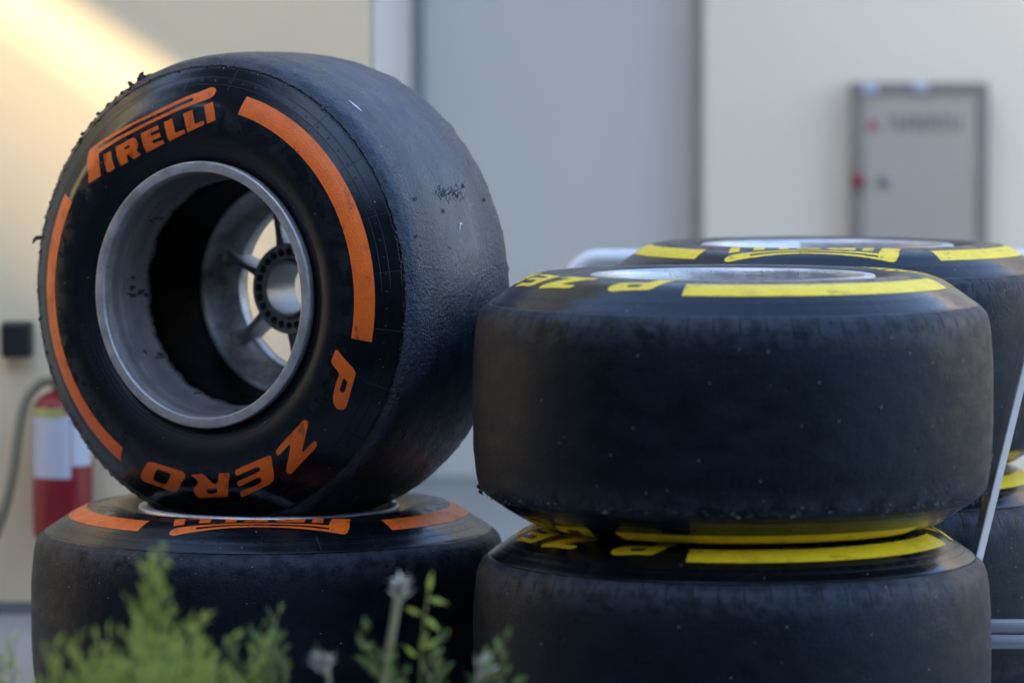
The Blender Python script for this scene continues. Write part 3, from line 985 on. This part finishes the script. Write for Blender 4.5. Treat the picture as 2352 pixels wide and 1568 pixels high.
hp = [(-.014, -.004, .266), (-.035, -.010, .262), (-.058, -.016, .236), (-.070, -.016, .19), (-.080, -.014, .12), (-.094, -.010, .06), (-.112, -.006, .012), (-.135, -.002, -.03)]
hp = [tuple(p) for p in catmull([(p[0], p[2]) for p in hp], 5)]
hyv = np.interp(np.linspace(0, 1, len(hp)), [0, 1], [-.004, -.002])
MB().tube([(p[0], hyv[i] - .012 * math.sin(math.pi * i / (len(hp) - 1)), p[1]) for i, p in enumerate(hp)], .0085, 10).build('hose', M['hose'], fx, True)
MB().tube([(-.135, -.002, -.03), (-.150, -.001, -.060)], [.0095, .012], 10).build('nozzle', M['black'], fx, True)
MB().box((-.02, .045, .19), (.02, .0695, .23)).box((-.004, .045, .0), (.004, .0695, .19)).build('wall_bracket', M['steel_dark'], fx)

# ------------------------------------------------------------------ plants in the foreground
def leaf(mb, p, d, side, L, W, droop):
    d = d.normalized()
    side = (side - d * side.dot(d)).normalized()
    up = d.cross(side)
    a = p
    b = p + d * L * .45 + up * droop * L * .15
    c = p + d * L + up * -droop * L * .25
    mb.add([a, b + side * W * .5, c, b - side * W * .5, b + up * W * .12], [(0, 1, 4), (1, 2, 4), (2, 3, 4), (3, 0, 4)])

def shrub(name, label, base, stems, seed, leafmat, spread, hgt, lean, L=.022, W=.0048, group=None, step=.014, twig=.032):
    rnd = random.Random(seed)
    root = empty(name, base)
    tag(root, label, 'plant', group)
    sm, lm = MB(), MB()
    for k in range(stems):
        a = rnd.uniform(0, 2 * math.pi)
        rad = spread * math.sqrt(rnd.random())
        h = hgt(rad * math.cos(a), rad * math.sin(a), rnd)
        top = Vector((rad * math.cos(a) + lean * rnd.uniform(.4, 1.3), rad * math.sin(a), h))
        p0 = Vector((.35 * rad * math.cos(a), .35 * rad * math.sin(a), 0))
        mid = p0.lerp(top, .55) + Vector((rnd.gauss(0, .02), rnd.gauss(0, .012), 0))
        pts = catmull([tuple(p0), tuple(mid), tuple(top)], 5)
        sm.tube(pts, [.0022 * (1 - .7 * i / (len(pts) - 1)) for i in range(len(pts))], 5)
        # leafy twigs on the upper half
        nt = max(3, int(h * .55 / step))
        for i in range(nt):
            t = 1 - .55 * i / nt
            f = t * (len(pts) - 1)
            j = min(int(f), len(pts) - 2)
            p = pts[j].lerp(pts[j + 1], f - j)
            ax = (pts[j + 1] - pts[j]).normalized()
            b = i * 2.4 + rnd.uniform(-.5, .5)
            out = Vector((math.cos(b), math.sin(b), 0))
            td = (ax * rnd.uniform(.7, 1.2) + out * rnd.uniform(.35, .9)).normalized()
            tl_ = rnd.uniform(.35, 1.0) * twig * (0.45 + .55 * min(1, i / 4))
            sm.tube([p, p + td * tl_], .0006, 3, False)
            nl = max(3, int(tl_ / (L * .22)))
            for q in range(nl):
                c = b + q * 2.2
                o2 = (Vector((math.cos(c), math.sin(c), .3)))
                d = (td * rnd.uniform(.6, 1.2) + o2 * rnd.uniform(.3, .7)).normalized()
                leaf(lm, p + td * tl_ * (q + .6) / nl, d, td.cross(o2), L * rnd.uniform(.55, 1.1), W * rnd.uniform(.7, 1.25), rnd.uniform(-.5, .8))
    sm.build('stems', M['stem'], root, True)
    tag(lm.build('foliage', M[leafmat], root, False), kind='stuff')
    return root

def hump(x, y, rnd):
    return .345 - 2.6 * (x + .012) ** 2 - .055 * rnd.random() - max(0, rnd.gauss(0, .020))
shrub('leafy_shrub', 'feathery green shrub growing in front of the low orange tyre', (-.368, 3.80, 0), 50, 11, 'leaf', .120, hump, .012, .017, .0036, None, .0125, .042)
shrub('leafy_shrub', 'tall single green sprig standing above the feathery shrub', (-.358, 3.82, 0), 5, 12, 'leaf', .014,
      lambda x, y, r_: .412 + r_.uniform(-.05, .008), .006, .018, .0042, None, .013, .030)
shrub('leafy_shrub', 'thin dark green sprigs at the right edge of the feathery shrub', (-.278, 4.02, 0), 10, 13, 'leaf_dark', .035,
      lambda x, y, r_: .305 + r_.uniform(-.03, .02), .01, .016, .004)
shrub('leafy_shrub', 'low faint green tuft on the pale concrete left of the orange stack', (-.540, 4.05, 0), 7, 14, 'leaf', .03,
      lambda x, y, r_: .275 + r_.uniform(-.02, .03), -.01, .016, .004)
shrub('leafy_shrub', 'sparse low green weeds between the two tyre stacks', (-.090, 4.0, 0), 9, 15, 'leaf_dark', .085,
      lambda x, y, r_: .285 + r_.uniform(-.02, .025), .005, .017, .0045)

def dry_stem(label, base, top, bend, head, tilt, seed, rad=.0042):
    rnd = random.Random(seed)
    root = empty('dry_flower', base)
    tag(root, label, 'plant', 'dry flower stalks in front of the tyres')
    b = Vector((0, 0, 0)); t_ = Vector(top) - Vector(base)
    m = b.lerp(t_, .6) + Vector((bend, 0, 0))
    pts = catmull([tuple(b), tuple(m), tuple(t_)], 8)
    MB().tube(pts, rad, 8).build('stem', M['stem_dry'], root, True)
    fl = MB()
    for k in range(46):
        a = rnd.uniform(0, 2 * math.pi)
        d = Vector((math.cos(a) * rnd.uniform(.1, .8) + tilt, math.sin(a) * rnd.uniform(.1, .8), rnd.uniform(.25, 1.2)))
        leaf(fl, t_ + Vector((rnd.gauss(0, .002), rnd.gauss(0, .002), rnd.uniform(-.012, .006))), d, Vector((-math.sin(a), math.cos(a), .1)), head * rnd.uniform(.45, 1.0), .0055, .3)
    fl.build('flower_head', M['fluff'], root, False)
    for k in range(4):
        gl = MB()
        a = rnd.uniform(0, 6.28)
        q = b.lerp(t_, rnd.uniform(.72, .97))
        leaf(gl, q, Vector((math.cos(a), math.sin(a), .5)), Vector((-math.sin(a), math.cos(a), 0)), .016, .005, .4)
        gl.build('leaf', M['leaf_dark'], root, False)
    return root
dry_stem('tall dry flower head on a thick pale stalk between the tyre stacks', (-.137, 4.0, 0), (-.119, 4.0, .355), -.012, .026, .1, 1)
dry_stem('short dry seed head leaning left before the low orange tyre', (-.178, 4.0, 0), (-.194, 4.0, .275), .004, .026, -.45, 2, .0026)
dry_stem('grey dry seed head leaning right before the low yellow tyre', (-.047, 4.0, 0), (-.035, 4.0, .272), .002, .026, .55, 3, .0026)

sprig = empty('leaf_sprig', (-.104, 4.02, -.022))
tag(sprig, 'thin stalk with a few bare green leaves beside the tall dry flower', 'plant')
sp = [(0, 0, 0), (.004, 0, .2), (.010, 0, .33), (.016, 0, .372)]
MB().tube(catmull(sp, 6), .0013, 6).build('stem', M['stem'], sprig, True)
for p, dd, L in (((.016, 0, .372), (.15, 0, 1), .026), ((.014, 0, .368), (1, 0, -.25), .024), ((.010, 0, .350), (-.8, 0, .35), .022), ((.010, 0, .350), (.75, 0, -.7), .026),
                 ((.006, 0, .312), (.9, 0, .55), .030), ((.005, 0, .305), (-.6, 0, .5), .020), ((.006, 0, .314), (.5, 0, 1), .022)):
    g = MB()
    leaf(g, Vector(p), Vector(dd), Vector((-dd[2], .3, dd[0])), L, .0065, .2)
    g.build('leaf', M['leaf'], sprig, False)
